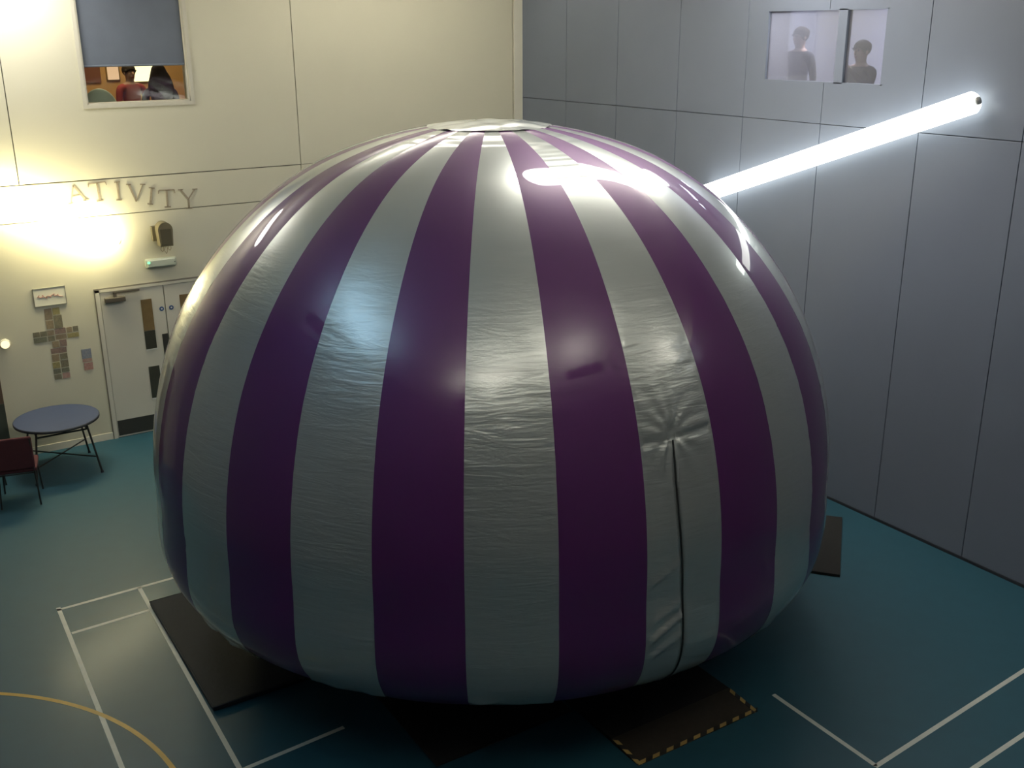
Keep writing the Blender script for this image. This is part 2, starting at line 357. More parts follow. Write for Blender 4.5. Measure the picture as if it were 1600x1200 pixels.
    if hair == 'long':
        def f(co):
            if co.z < hz:
                k = (hz - co.z) / .5; co.x *= 1 + 1.1 * k; co.y = co.y * (1 + .25 * k) + .03 * k
            return co
        vs = ellip(bm, (0, .02, hz + .04), (.105, .115, .12), 24, 16)
        for v in vs:
            if v.co.z < hz + .06:
                dz = hz + .06 - v.co.z; k = min(1, dz / .14)
                v.co.z = hz + .06 - dz * 3.4
                v.co.x *= 1 + 1.05 * math.sin(k * PI * .62); v.co.y = max(v.co.y, -.01) * (1 + .4 * k) + .04
    else:
        vs = ellip(bm, (0, .012, hz + .035), (.098, .110, .098), 20, 12)
        for v in vs:
            if v.co.z < hz + .02 and v.co.y < -.02: v.co.z = hz + .035; v.co.y = -.07
        ellip(bm, (0, .10, hz + .06), (.045, .05, .045), 12, 8)
    obj('hair', bm, M['hair'], root, smooth=True)
    return root
def stool(label, loc, h, group=None):
    r_ = thing('stool', label, 'stool', loc, 0, group)
    bm = bmesh.new(); bmesh.ops.create_cone(bm, cap_ends=True, segments=20, radius1=.17, radius2=.16, depth=.04, matrix=Matrix.Translation((0, 0, h - .02))); obj('seat', bm, M['room_brown'], r_)
    for k in range(4):
        a = PI / 4 + k * PI / 2; bm = bmesh.new(); tube(bm, [(.11 * math.cos(a), .11 * math.sin(a), h - .04), (.17 * math.cos(a), .17 * math.sin(a), 0)], .013, 6); obj('leg', bm, M['metal_dark'], r_)
    return r_
# head tops just under the blind
person('person with long dark hair seated with back to the upper left window', (-5.54, .85, RZ0), PI, 'dark_cloth', 'long')
stool('stool under the long haired person behind the upper left window', (-5.54, .85, RZ0), .40)
person('person in a red top seated deeper in the classroom behind the window', (-5.62, 2.2, RZ0), 0.3, 'red_cloth', 'bun')
stool('stool under the person in the red top behind the window', (-5.62, 2.2, RZ0), .40)
# pale rounded chair back behind the glass
ch = thing('armchair', 'pale mint rounded armchair back just behind the upper left window', 'chair', (-6.42, .62, RZ0))
bm = bmesh.new(); ellip(bm, (0, 0, .72), (.24, .07, .30), 20, 14); obj('backrest', bm, M['mint'], ch, smooth=True)
bm = bmesh.new(); box(bm, -.24, .24, -.04, .40, .36, .44, bev=.03); obj('seat', bm, M['mint'], ch)
for sx, sy in ((-1, 0), (1, 0), (-1, 1), (1, 1)):
    bm = bmesh.new(); tube(bm, [(sx * .18, .02 + sy * .32, .37), (sx * .20, sy * .36, 0)], .014, 6); obj('leg', bm, M['metal_dark'], ch)
def wall_glow(label, x0, x1, z0, z1, m, group=None):
    x0 += .38; x1 += .38
    o = thing('wall_light', label, 'light', ((x0 + x1) / 2, RY1, (z0 + z1) / 2), 0, group)
    obj('diffuser', bx(-(x1 - x0) / 2, (x1 - x0) / 2, -.05, -.02, -(z1 - z0) / 2, (z1 - z0) / 2), M[m], o)
    obj('frame', bx(-(x1 - x0) / 2 - .02, (x1 - x0) / 2 + .02, -.02, 0, -(z1 - z0) / 2 - .02, (z1 - z0) / 2 + .02), M['brass'], o)
wall_glow('wide glowing yellow panel on the classroom wall, right of the small one', -5.62, -5.22, 4.72, 5.1, 'lamp_room')
wall_glow('small glowing pinkish panel on the classroom wall behind the window', -6.02, -5.85, 4.76, 5.1, 'lamp_room_dim')
# ------------------------------------------------------------------ window_reflection: glass reflection built as a made-up window with onlookers
w2 = sempty('window_reflection')
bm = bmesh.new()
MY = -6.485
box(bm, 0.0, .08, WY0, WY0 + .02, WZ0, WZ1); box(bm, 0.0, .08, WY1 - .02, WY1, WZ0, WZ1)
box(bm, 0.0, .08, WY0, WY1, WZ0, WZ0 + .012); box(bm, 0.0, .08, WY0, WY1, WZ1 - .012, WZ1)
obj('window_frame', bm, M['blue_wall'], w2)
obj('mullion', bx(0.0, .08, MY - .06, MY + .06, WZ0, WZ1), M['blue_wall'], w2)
obj('pane', bx(.03, .036, WY0 + .02, MY - .06, WZ0 + .012, WZ1 - .012), M['reflection_glass'], w2)
obj('pane', bx(.03, .036, MY + .06, WY1 - .02, WZ0 + .012, WZ1 - .012), M['reflection_glass'], w2)
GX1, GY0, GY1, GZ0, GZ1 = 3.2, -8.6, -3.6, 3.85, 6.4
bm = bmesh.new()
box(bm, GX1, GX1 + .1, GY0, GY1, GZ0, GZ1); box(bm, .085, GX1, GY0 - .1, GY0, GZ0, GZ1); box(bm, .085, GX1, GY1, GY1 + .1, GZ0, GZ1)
struct(obj('wall_reflected', bm, M['room_grey']))  # room added behind the made-up window to carry the reflection
struct(obj('floor_reflected', bx(.085, GX1, GY0, GY1, GZ0 - .1, GZ0), M['room_floor']))
struct(obj('ceiling_reflected', bx(.085, GX1, GY0, GY1, GZ1, GZ1 + .1), M['ceiling']))
pl = bpy.data.lights.new('reflection_lamp', 'AREA'); pl.energy = 230; pl.size = 1.2; pl.color = (.9, .9, 1)  # added to light the room behind the made-up window
po = bpy.data.objects.new('reflection_lamp', pl); COL.objects.link(po); po.location = (1.6, -5.2, 6.3)
person('reflected figure in dark clothes behind the left half of the made-up pale high window', (.95, -5.0, GZ0 - .05), PI / 2 * -1, 'dark_cloth', 'bun', seated=False)
person('reflected figure in grey behind the middle bar of the made-up pale high window', (.75, -6.15, GZ0 - .20), PI / 2 * -1, 'dark_cloth', 'bun', seated=False, raise_arm=True)
# ------------------------------------------------------------------ door_1 (double doors) on the white wall
dr = sempty('door_1')
DM = -6.015
bm = bmesh.new(); fw = .055
box(bm, DX0, DX0 + fw, -.02, .03, 0, DZ); box(bm, DX1 - fw, DX1, -.02, .03, 0, DZ); box(bm, DX0, DX1, -.02, .03, DZ - .035, DZ)
obj('door_frame', bm, M['door_white'], dr)
bm = bmesh.new(); box(bm, DX0 - .012, DX0, -.012, .0, 0, DZ + .012); box(bm, DX0 - .012, DX1 + .012, -.016, .0, DZ, DZ + .02); box(bm, DX1, DX1 + .012, -.012, .0, 0, DZ + .012)
obj('architrave', bm, M['frame_line'], dr)
for (a, b, vx, px, hx) in ((DX0 + fw + .006, DM - .006, -6.27, -6.06, -6.05), (DM + .006, DX1 - fw - .006, -5.73, -5.97, -5.955)):
    lf = obj('door_leaf', bx(a, b, -.005, .03, .006, DZ - .042, bev=.003), M['door_white'], dr)
    vw = .075
    obj('vision_panel', bx(vx - vw, vx + vw, -.012, -.005, 1.50, 1.95), M['vision_top'], lf)
    obj('vision_panel', bx(vx - vw, vx + vw, -.0121, -.005, 1.23, 1.495), M['vision_low'], lf)
    obj('vision_panel', bx(vx - vw, vx + vw, -.012, -.005, .50, .97), M['vision_low'], lf)
    bm = bmesh.new(); box(bm, vx - vw - .005, vx + vw + .005, -.016, -.005, .485, .499); box(bm, vx - vw - .005, vx + vw + .005, -.016, -.005, 1.213, 1.229); obj('bead', bm, M['disc_white'], lf)
    obj('kick_plate', bx(a + .01, b - .01, -.012, -.005, .03, .255), M['kick'], lf)
    bm = bmesh.new(); bmesh.ops.create_cone(bm, cap_ends=True, segments=20, radius1=.032, radius2=.032, depth=.006, matrix=Matrix.Translation((hx - (.02 if px < -6 else -.02), -.009, 1.785)) @ Matrix.Rotation(PI / 2, 4, 'X')); obj('door_sign', bm, M['disc_blue'], lf)
    bm = bmesh.new(); bmesh.ops.create_cone(bm, cap_ends=True, segments=16, radius1=.012, radius2=.012, depth=.004, matrix=Matrix.Translation((hx - (.02 if px < -6 else -.02), -.0145, 1.785)) @ Matrix.Rotation(PI / 2, 4, 'X')); obj('sign_centre', bm, M['disc_white'], lf)
lf = [o for o in dr.children if o.name.startswith('door_leaf')]
obj('push_plate', bx(-6.105, -6.025, -.016, -.005, 1.06, 1.42, bev=.004), M['kick'], lf[0])
bm = bmesh.new(); tube(bm, [(-5.955, -.005, 1.40), (-5.955, -.06, 1.40), (-5.90, -.06, 1.40)], .012, 8); obj('handle', bm, M['closer'], lf[1])
for k, (x0, l) in enumerate(((-6.82, lf[0]), (-5.48, lf[1]))):
    bm = bmesh.new(); box(bm, x0, x0 + .27, -.075, -.005, 1.975, 2.045, bev=.008); obj('door_closer', bm, M['closer'], l)
    bm = bmesh.new(); box(bm, x0 + .12, x0 + .16, -.06, -.035, 2.04, 2.115)
    box(bm, x0 + .12, x0 + .47, -.05, -.025, 2.095, 2.115); obj('closer_arm', bm, M['closer'], l)
# dark door at the far left
d2 = sempty('door_2')
obj('door_leaf', bx(-9.25, -8.26, -.03, 0, 0, 2.1, bev=.004), mat('door_brown', (.10, .065, .04), .6, vary=.2, vscale=5), d2)
obj('kick_plate', bx(-9.25, -8.262, -.036, -.03, .02, .80), mat('door_green', (.05, .06, .045), .6, vary=.2, vscale=5), d2)
# ------------------------------------------------------------------ things on the white wall
# serif lettering, each letter a part
wl = thing('wall_lettering', 'patterned pale brown serif capitals ATIVITY in an arc on the white wall above the doors', 'lettering', (0, -.004, 0))
def stroke(bm, a, b, wa, wb):
    a = Vector(a); b = Vector(b); dd = (b - a).normalized(); n = Vector((-dd.y, dd.x))
    q = [a + n * wa, b + n * wb, b - n * wb, a - n * wa]
    f0 = [bm.verts.new((p.x, 0, p.y)) for p in q]; f1 = [bm.verts.new((p.x, .006, p.y)) for p in q]
    bm.faces.new(f0); bm.faces.new(f1[::-1])
    for i in range(4): bm.faces.new((f0[i], f1[i], f1[(i + 1) % 4], f0[(i + 1) % 4]))
def letter(ch, cx, zt, zb, rot, sc=1.0):
    bm = bmesh.new(); h = zt - zb; W = h * .45 * sc; k = .013; s = .009
    if ch == 'I':
        stroke(bm, (0, 0), (0, h), k, k); stroke(bm, (-.038, h), (.038, h), s, s); stroke(bm, (-.038, 0), (.038, 0), s, s)
    if ch == 'T':
        stroke(bm, (0, 0), (0, h), k, k); stroke(bm, (-W, h), (W, h), s, s); stroke(bm, (-.042, 0), (.042, 0), s, s)
        stroke(bm, (-W, h), (-W - .008, h - .045), s, .004); stroke(bm, (W, h), (W + .008, h - .045), s, .004)
    if ch == 'V':
        stroke(bm, (0, 0), (-W * .9, h), k * .9, k); stroke(bm, (0, 0), (W * .9, h), .007, .007)
        for q in (-1, 1): stroke(bm, (q * W * .9 - .035, h), (q * W * .9 + .035, h), s * .8, s * .8)
    if ch == 'Y':
        stroke(bm, (0, 0), (0, h * .5), k, k); stroke(bm, (0, h * .48), (-W * .85, h), k, k); stroke(bm, (0, h * .48), (W * .85, h), .008, .008)
        stroke(bm, (-.045, 0), (.045, 0), s, s)
        for q in (-1, 1): stroke(bm, (q * W * .85 - .035, h), (q * W * .85 + .035, h), s * .8, s * .8)
    if ch == 'A':
        stroke(bm, (W, 0), (0, h), k, k); stroke(bm, (-W, 0), (0, h), .007, .007); stroke(bm, (-W * .55, h * .38), (W * .55, h * .38), .006, .006)
        for q in (-1, 1): stroke(bm, (q * W - .035, 0), (q * W + .035, 0), s * .8, s * .8)
    o = obj('letter', bm, M['letters'], wl); o.location = (cx, -.006, zb); o.rotation_euler = (0, rot, 0)
for a in (('A', -6.98, 3.59, 3.37, -.16), ('T', -6.705, 3.60, 3.36, -.05), ('I', -6.46, 3.59, 3.35, 0), ('V', -6.24, 3.54, 3.31, .08),
          ('I', -6.06, 3.48, 3.26, .20), ('T', -5.83, 3.43, 3.20, 0.03), ('Y', -5.54, 3.415, 3.155, .03)): letter(*a)
# loudspeaker with hanging cables
sp = thing('loudspeaker', 'brown grey wall loudspeaker with rounded top below the lettering', 'speaker', (-5.955, 0, 2.70))
bm = bmesh.new()
prof = [(-.085, 0), (.085, 0), (.10, .22)] + [(.10 * math.cos(a) , .22 + .11 * math.sin(a)) for a in [PI * k / 12 for k in range(1, 12)]] + [(-.10, .22)]
A = [bm.verts.new((x, -.24, z)) for x, z in prof]; B = [bm.verts.new((x, -.06, z)) for x, z in prof]
bm.faces.new(A); bm.faces.new(B[::-1])
for i in range(len(A)): bm.faces.new((A[i], B[i], B[(i + 1) % len(A)], A[(i + 1) % len(A)]))
obj('cabinet', bm, M['speaker'], sp)
obj('grille', bx(-.075, .075, -.247, -.238, .02, .24, bev=.003), M['speaker_grille'], sp)
obj('bracket', bx(-.14, -.06, -.08, 0, .06, .26), M['speaker'], sp)
for k, (dx, l) in enumerate(((-.05, .09), (.0, .12), (.05, .08))):
    bm = bmesh.new(); tube(bm, [(dx, -.15, 0), (dx - .02, -.15, -l * .6), (dx + .01, -.13, -l), (dx + .035, -.1, -l * .7), (dx + .04, -.06, 0)], .004, 6); obj('cable', bm, M['cable'], sp)
# emergency light bulkhead
em = thing('emergency_light', 'white bulkhead emergency light glowing green at its left end above the doors', 'light', (-6.015, 0, 2.45))
bm = bmesh.new(); box(bm, -.215, .215, -.07, 0, -.065, .065, bev=.025); obj('housing', bm, mat('bulkhead', (.45, .48, .36), .3, coat=.5), em)
bm = bmesh.new(); box(bm, -.19, .19, -.085, -.068, -.045, .045, bev=.006); obj('diffuser', bm, mat('bulkhead_lens', (.55, .60, .48), .15, coat=.6), em)
bm = bmesh.new(); ellip(bm, (-.175, -.088, .02), (.022, .010, .018), 12, 8); obj('indicator', bm, M['green_glow'], em)
bm = bmesh.new(); ellip(bm, (.18, -.086, 0), (.006, .004, .008), 8, 6); obj('screw', bm, M['dark_edge'], em)
# framed sheet
pf = thing('framed_sheet', 'white sheet with faint red handwriting in a thin grey frame above the photo cross', 'picture', (-7.50, 0, 2.16))
obj('sheet', bx(-.195, .195, -.012, 0, -.115, .115), M['paper'], pf)
bm = bmesh.new()
for a in ((-.203, -.195, -.123, .123), (.195, .203, -.123, .123), (-.203, .203, -.123, -.115), (-.203, .203, .115, .123)): box(bm, a[0], a[1], -.018, 0, a[2], a[3])
obj('frame', bm, M['grey_frame'], pf)
bm = bmesh.new(); pts = []
for k in range(90):
    t = k / 89; pts.append((-.155 + .30 * t + .014 * math.sin(40 * t), -.0145, .006 + .020 * math.sin(31 * t) * (1 - .4 * t) + .012 * math.sin(11 * t)))
tube(bm, pts, .0042, 5); obj('handwriting', bm, M['red_ink'], pf)
# cross collage of photographs
pc = thing('photo_cross', 'cross shaped collage of small brown photographs on the white wall', 'collage', (0, 0, 0))
hues = [(.20, .15, .09), (.17, .15, .09), (.24, .18, .10), (.16, .14, .08), (.20, .13, .10), (.26, .22, .08), (.13, .13, .08)]
PM = [mat('photo_%d' % i, tuple(c * .45 for c in h), .6, vary=.5, vscale=22 + 7 * i, vary2=tuple(min(1, c * 1.6 + .05) for c in h)) for i, h in enumerate(hues)]
PM.append(mat('photo_red', (.28, .12, .10), .6, vary=.5, vscale=30, vary2=(.5, .38, .30)))
PM.append(mat('photo_dark', (.10, .10, .07), .6, vary=.5, vscale=30, vary2=(.25, .22, .14)))
def photo(x0, x1, z0, z1, m, k):
    obj('photo', bx(x0 + .004, x1 - .004, -.004 - .0012 * (k % 4), 0, z0 + .004, z1 - .004), m, pc)
tiles = [(-7.60, -7.50, 1.84, 2.00, 0), (-7.495, -7.40, 1.90, 2.00, 5), (-7.60, -7.50, 1.715, 1.835, 2), (-7.495, -7.385, 1.715, 1.895, 3),
         (-7.78, -7.69, 1.625, 1.70, 8), (-7.69, -7.60, 1.625, 1.70, 8), (-7.78, -7.61, 1.545, 1.62, 6),
         (-7.60, -7.51, 1.625, 1.70, 0), (-7.505, -7.36, 1.63, 1.715, 4), (-7.355, -7.28, 1.63, 1.71, 2), (-7.275, -7.20, 1.635, 1.715, 8),
         (-7.60, -7.51, 1.545, 1.62, 3), (-7.505, -7.36, 1.555, 1.625, 0), (-7.355, -7.20, 1.555, 1.625, 5),
         (-7.56, -7.47, 1.45, 1.54, 2), (-7.465, -7.37, 1.45, 1.55, 4), (-7.59, -7.385, 1.365, 1.445, 4),
         (-7.59, -7.49, 1.255, 1.36, 2), (-7.485, -7.385, 1.27, 1.36, 3), (-7.595, -7.495, 1.16, 1.25, 5), (-7.49, -7.385, 1.16, 1.265, 3),
         (-7.595, -7.495, 1.08, 1.155, 6), (-7.595, -7.495, 1.0, 1.075, 8), (-7.49, -7.385, 1.09, 1.155, 6), (-7.49, -7.385, 1.0, 1.085, 7)]
for k, t in enumerate(tiles): photo(*t[:4], PM[t[4]], k)
# notices
for nm, z0, z1, m, lb in (('wall_notice', 1.235, 1.37, 'blue_notice', 'small blue grey notice on the white wall, topmost of three beside the doors'),
                          ('wall_notice', 1.19, 1.232, 'pink_notice', 'thin pink notice strip between the blue and red notices beside the doors'),
                          ('wall_notice', 1.07, 1.17, 'red_notice', 'small red notice on the white wall, lowest of three beside the doors')):
    tag(obj(nm, bx(-7.205 + (.01 if z1 < 1.2 else 0), -7.08, -.008, 0, z0, z1), M[m]), lb, 'notice', 'notices beside the doors')
# warm spot at left edge: a glowing disc stands for a blurred reflection
sl = thing('wall_glow', 'small warm round spot of reflected light, built glowing, at the left edge of the white wall', 'light', (-8.13, 0, 1.60))
bm = bmesh.new(); bmesh.ops.create_cone(bm, cap_ends=True, segments=24, radius1=.07, radius2=.06, depth=.02, matrix=Matrix.Translation((0, -.01, 0)) @ Matrix.Rotation(PI / 2, 4, 'X')); obj('backplate', bm, M['white_trim'], sl)
bm = bmesh.new(); ellip(bm, (0, -.03, 0), (.055, .035, .055), 20, 12); obj('diffuser', bm, M['spot_glow'], sl, smooth=True)
# ------------------------------------------------------------------ tube lights
def batten(name, label, A, B, wid, dep, m, out, group=None, cat='light', mh='housing'):
    """a straight luminaire from A to B lying against a surface whose outward normal is out"""
    A = Vector(A); B = Vector(B); L = (B - A).length; ax = (B - A).normalized(); out = Vector(out).normalized(); sd = ax.cross(out).normalized()
    root = thing(name, label, cat, (A + B) / 2, 0, group)
    root.matrix_world = Matrix(((ax.x, sd.x, out.x, root.location.x), (ax.y, sd.y, out.y, root.location.y), (ax.z, sd.z, out.z, root.location.z), (0, 0, 0, 1)))
    def stad(hw, hl, z0, z1):
        bm = bmesh.new(); pts = []
        for s in (1, -1):
            for k in range(9):
                a = -PI / 2 + PI * k / 8 + (0 if s > 0 else PI); pts.append((s * (hl - hw * .9) + hw * .9 * math.cos(a), hw * math.sin(a)))
        prism(bm, pts, z0, z1); return bm
    obj('housing', stad(wid / 2 + .012, L / 2 + .012, 0, dep * .55), M[mh], root)
    obj('diffuser', stad(wid / 2, L / 2, dep * .55, dep), M[m], root)
    return root
def tubelamp(label, A, B, rad, off, m, out):
    A = Vector(A); B = Vector(B); ax = (B - A).normalized(); out = Vector(out); root = thing('tube_light', label, 'light', (A + B) / 2)
    c = (A + B) / 2; a = A - c + out * off; b = B - c + out * off
    def tb(name, pts, rads, mm, n=20):
        bm = bmesh.new(); tube(bm, pts, rads, n); return obj(name, bm, M[mm], root, smooth=True)
    tb('tube', [a + ax * .04, a + ax * .07, b - ax * .07, b - ax * .04], [rad * .8, rad, rad, rad * .8], m)
    for p, q in ((a, a + ax * .045), (b, b - ax * .045)): tb('end_cap', [p, q], rad * .35, 'housing')
    for t in (.12, .5, .88):
        p = a.lerp(b, t); tb('bracket', [p - out * (off - .002), p - out * rad * .9], .012, 'housing', 8)
    return root
tubelamp('long brilliant white tube light slanting across the blue wall', (0, -4.50, 3.43), (0, -8.38, 4.82), .11, .15, 'lamp_right', (-1, 0, 0))
tubelamp('short warm blazing tube light slanting down the white wall beside the lettering', (-8.15, 0, 3.62), (-6.55, 0, 2.82), .10, .19, 'lamp_left', (0, -1, 0))
def bar(label, A, B, wid, m, group, up=None, col=(1, .96, .88)):
    rt = batten('ceiling_light', label, A, B, wid, .09, m, (0, 0, -1), group)
    if up is None: return
    A = Vector(A); B = Vector(B)
    for k, t in enumerate((.12, .88)):                    # hanging rods
        p = A.lerp(B, t); bm = bmesh.new(); tube(bm, [(p.x, p.y, A.z - .01), (p.x, p.y, CEIL)], .008, 6)
        o = obj('hanger', bm, M['metal_dark'], rt); o.matrix_parent_inverse = rt.matrix_world.inverted()
    L = bpy.data.lights.new('fill_uplight', 'AREA'); L.shape = 'RECTANGLE'; L.size = (B - A).length; L.size_y = wid; L.energy = UP[up]; L.color = col  # fill light added above each fitting, bounced off the ceiling
    lo = bpy.data.objects.new('fill_uplight', L); COL.objects.link(lo); lo.location = (A + B) / 2 + Vector((0, 0, .03))
    lo.rotation_euler = (PI, 0, math.atan2((B - A).y, (B - A).x))
bar('long ceiling strip light mirrored as the widest white bar on the dome', (-4.25, -7.0, CEIL - .6), (-1.25, -6.5, CEIL - .6), .74, 'lamp_bar', None, 0)
bar('short ceiling strip light near the blue wall mirrored on the dome right shoulder', (-.85, -6.2, CEIL - .6), (-.05, -5.9, CEIL - .6), .75, 'lamp_bar', None, 1)
bar('ceiling strip light near the white wall mirrored on the dome left shoulder', (-8.5, -.75, CEIL - .8), (-6.9, -.75, CEIL - .8), .95, 'lamp_bar', None, 2)
bar('added unseen wide fill uplighter near the corner where white and blue walls meet', (-4.4, -1.9, CEIL - .75), (-1.2, -1.9, CEIL - .75), .5, 'housing', None, 3)  # added out of view to brighten the upper walls by the corner
bar('added unseen fill uplighter at the camera end of the hall, leftmost of three', (-9.4, -12.6, CEIL - 1.05), (-7.4, -12.6, CEIL - 1.05), .4, 'housing', None, 4)  # this and the next two are added for soft highlights on the dome
bar('added unseen fill uplighter at the camera end of the hall, middle one of three', (-5.9, -12.6, CEIL - 1.05), (-4.4, -12.6, CEIL - 1.05), .4, 'housing', None, 5)
bar('added unseen fill uplighter at the camera end of the hall, nearest the blue wall', (-1.6, -13.6, CEIL - 1.05), (-.4, -13.6, CEIL - 1.05), .4, 'housing', None, 6)
bar('added unseen bluish uplighter in place of daylight over the left side of the hall', (-10.2, -9.2, CEIL - 1.05), (-9.6, -6.4, CEIL - 1.05), .4, 'housing', None, 7, (.42, .70, 1))  # added fitting whose ceiling patch stands in for bluish daylight
# ------------------------------------------------------------------ the inflatable dome
CX, CY, ZT = -4.636, -6.635, 4.728
PZ = [q * ZT for q in (0, .06, .18, .35, .5, .65, .8, .92, 1)]
PR = [1.9, 2.2, 3.048, 3.15, 3.077, 2.836, 2.338, 1.613, 0.0]
def prof_r(z):
    y = [q * q for q in PR]; h = [PZ[i + 1] - PZ[i] for i in range(8)]; dl = [(y[i + 1] - y[i]) / h[i] for i in range(8)]
    mm = [dl[0]] + [(dl[i] + dl[i - 1]) / 2 for i in range(1, 8)] + [dl[7]]
    i = 0
    while i < 7 and z > PZ[i + 1]: i += 1
    t = (z - PZ[i]) / h[i]
    v = y[i] * (2 * t**3 - 3 * t**2 + 1) + mm[i] * h[i] * (t**3 - 2 * t**2 + t) + y[i + 1] * (-2 * t**3 + 3 * t**2) + mm[i + 1] * h[i] * (t**3 - t**2)
    return math.sqrt(max(v, 0))
RC = 0.52
zc = ZT
while prof_r(zc) < RC: zc -= .002
NG = 30; STEP = 2 * PI / NG; PH = math.radians(-125.0)
dome = thing('inflatable_dome', 'huge inflatable planetarium dome striped purple and silver on the blue floor', 'inflatable dome', (CX, CY, 0))
def heights(n):
    # finer towards the crown
    pts = []; z = 0
    N = 400; zz = [zc * k / N for k in range(N + 1)]; L = [0]
    for a, b in zip(zz, zz[1:]): L.append(L[-1] + math.hypot(b - a, prof_r(b) - prof_r(a)))
    for k in range(n + 1):
        s = L[-1] * k / n; i = min(range(len(L)), key=lambda j: abs(L[j] - s)); pts.append(zz[i])
    pts[0] = 0; pts[-1] = zc; return pts
HS = heights(90); HS2 = heights(260)
def smooth(a, b, x):
    t = max(0, min(1, (x - a) / (b - a))); return t * t * (3 - 2 * t)
def zipq(z):
    z = max(min(z, 2.8), .4); P = ((.4, .0), (1.04, -.03), (1.48, -.07), (1.89, -.13), (2.23, -.19), (2.46, -.20), (2.8, -.14))
    for a, b in zip(P, P[1:]):
        if z <= b[0]: return a[1] + (b[1] - a[1]) * (z - a[0]) / (b[0] - a[0])
    return -.14
def gore(nu, hs, seed, amp, door=False, sil=False):
    vs = []; fs = []
    for j, z in enumerate(hs):
        R = prof_r(z)
        for i in range(nu + 1):
            q = i / nu * 2 - 1                      # -1..1 across
            a = q * STEP / 2
            bul = .006 * (1 - q * q) * smooth(0, .6, z) * min(1, R / 1.5)
            # creases starting from the seams: horizontal folds fading towards the middle of the panel
            e = abs(q) ** 1.5
            n1 = noise.noise(Vector((q * 1.3 + seed, seed * 3.1, z * 9))) * .5 + noise.noise(Vector((q * 2 + seed, 7 + seed, z * 21))) * .5
            fold = amp * n1 * (.35 + .65 * e) * smooth(4.3, 3.2, z)
            hem = amp * 2.2 * noise.noise(Vector((a * 9 + seed, 3, z * 7 - q * 2.2))) * smooth(1.1, .35, z)
            dd = bul + fold + hem
            if sil: dd += .032 * (.55 + noise.noise(Vector((q * 1.7 + seed, 9, seed)))) * math.exp(-((z - .80 - .05 * q * math.sin(seed * 5)) / .035) ** 2)
            if door:
                zk = 2.79; q0 = zipq(z)
                dx = (q - q0) * R * STEP / 2; dz = z - zk
                if z < zk: dd -= .022 * math.exp(-(dx / .016) ** 2) * smooth(zk, zk - .25, z)
                rad = math.hypot(dx, dz); an = math.atan2(dz, dx)
                dd += .011 * math.sin(an * 11 + 1.3 * noise.noise(Vector((rad * 3, an, 2)))) * smooth(.04, .12, rad) * math.exp(-rad / .20) * (1 if dz < .1 else .55)
                dd -= .025 * math.exp(-(rad / .05) ** 2)
                zl = zk - .05 + .10 * abs(dx) * (1 if dx > 0 else -.15)
                dd -= .018 * math.exp(-((z - zl) / .018) ** 2) * (1 if rad > .05 else 0)
                # slanting pulls low on the left of the zip
                for (qa, za, sl_, am) in ((-.5, 1.35, .62, .028), (-.5, 1.80, .55, .014), (-.4, 1.22, .62, .018), (-.6, 1.46, .55, .014)):
                    zz = za + sl_ * (dx - (qa - q0) * R * STEP / 2)
                    if q < q0 - .03: dd += am * math.exp(-((z - zz) / .022) ** 2) * smooth(-1, -.8, q)
                if q > q0 + .05:
                    zz = 1.02 - .35 * dx; dd -= .012 * math.exp(-((z - zz) / .02) ** 2)
            if door: dd *= smooth(1, .88, abs(q))
            x = (R + dd) * math.cos(a); y = (R + dd) * math.sin(a)
            vs.append((x, y, z + (.3 * dd if z > 4 else 0)))
    for j in range(len(hs) - 1):
        for i in range(nu):
            k = j * (nu + 1) + i; fs.append((k, k + 1, k + nu + 2, k + nu + 1))
    me = bpy.data.meshes.new('fabric_panel'); me.from_pydata(vs, [], fs); me.shade_smooth(); return me
PUR = [gore(12, HS, s, .0015) for s in (1.7, 5.2)]
SIL = [gore(16, heights(170), s, .0055, sil=True) for s in (2.3, 6.1, 9.4, 12.9)]
for me in PUR: me.materials.append(M['purple'])
for me in SIL: me.materials.append(M['silver'])
DOORG = gore(90, HS2, 4.4, .008, True); DOORG.materials.append(M['silver'])
for k in range(NG):
    # gore k spans PH + k*STEP .. PH + (k+1)*STEP; the one ending at PH (k = -1) is purple
    silver = (k % 2 == 0)
    me = DOORG if k == 2 else (SIL[(k // 2) % 4] if silver else PUR[(k // 2) % 2])
    o = bpy.data.objects.new('fabric_panel', me); COL.objects.link(o); o.parent = dome
    o.rotation_euler = (0, 0, PH + (k + .5) * STEP)
    if k == 2: o['label'] = 'silver entrance panel with zip and pulled creases'
# zip
ang = PH + 2.5 * STEP
bm = bmesh.new()
tube(bm, [((prof_r(z) + .004) * math.cos(zipq(z) * STEP / 2), (prof_r(z) + .004) * math.sin(zipq(z) * STEP / 2), z) for z in [2.74 - .02 * k for k in range(112)]], .007, 6)
zp = obj('zip', bm, M['zip'], dome)
zp.rotation_euler = (0, 0, ang)
# crown cap
vs = [(0, 0, ZT + .008)]; fs = []; NR, NA = 12, 60
for j in range(1, NR + 1):
    rr = (RC + .035) * j / NR; zz = ZT + (zc - ZT) * (j / NR) ** 2 + .008 - .006 * (j / NR)
    for i in range(NA):
        a = 2 * PI * i / NA; n1 = noise.noise(Vector((rr * 5 * math.cos(a), rr * 5 * math.sin(a), 3))) * .016 + .010 * math.sin(a * 15) * (j / NR) ** 3 * noise.noise(Vector((a, 1, 1)))
        vs.append((rr * math.cos(a), rr * math.sin(a), zz + n1 * smooth(0, 1, j / 3)))
for i in range(NA):
    fs.append((0, 1 + i, 1 + (i + 1) % NA))
    for j in range(NR - 1):
        b0 = 1 + j * NA; fs.append((b0 + i, b0 + NA + i, b0 + NA + (i + 1) % NA, b0 + (i + 1) % NA))
me = bpy.data.meshes.new('crown_cap'); me.from_pydata(vs, [], fs); me.shade_smooth()
link_mesh('crown_cap', me, M['silver'], dome)
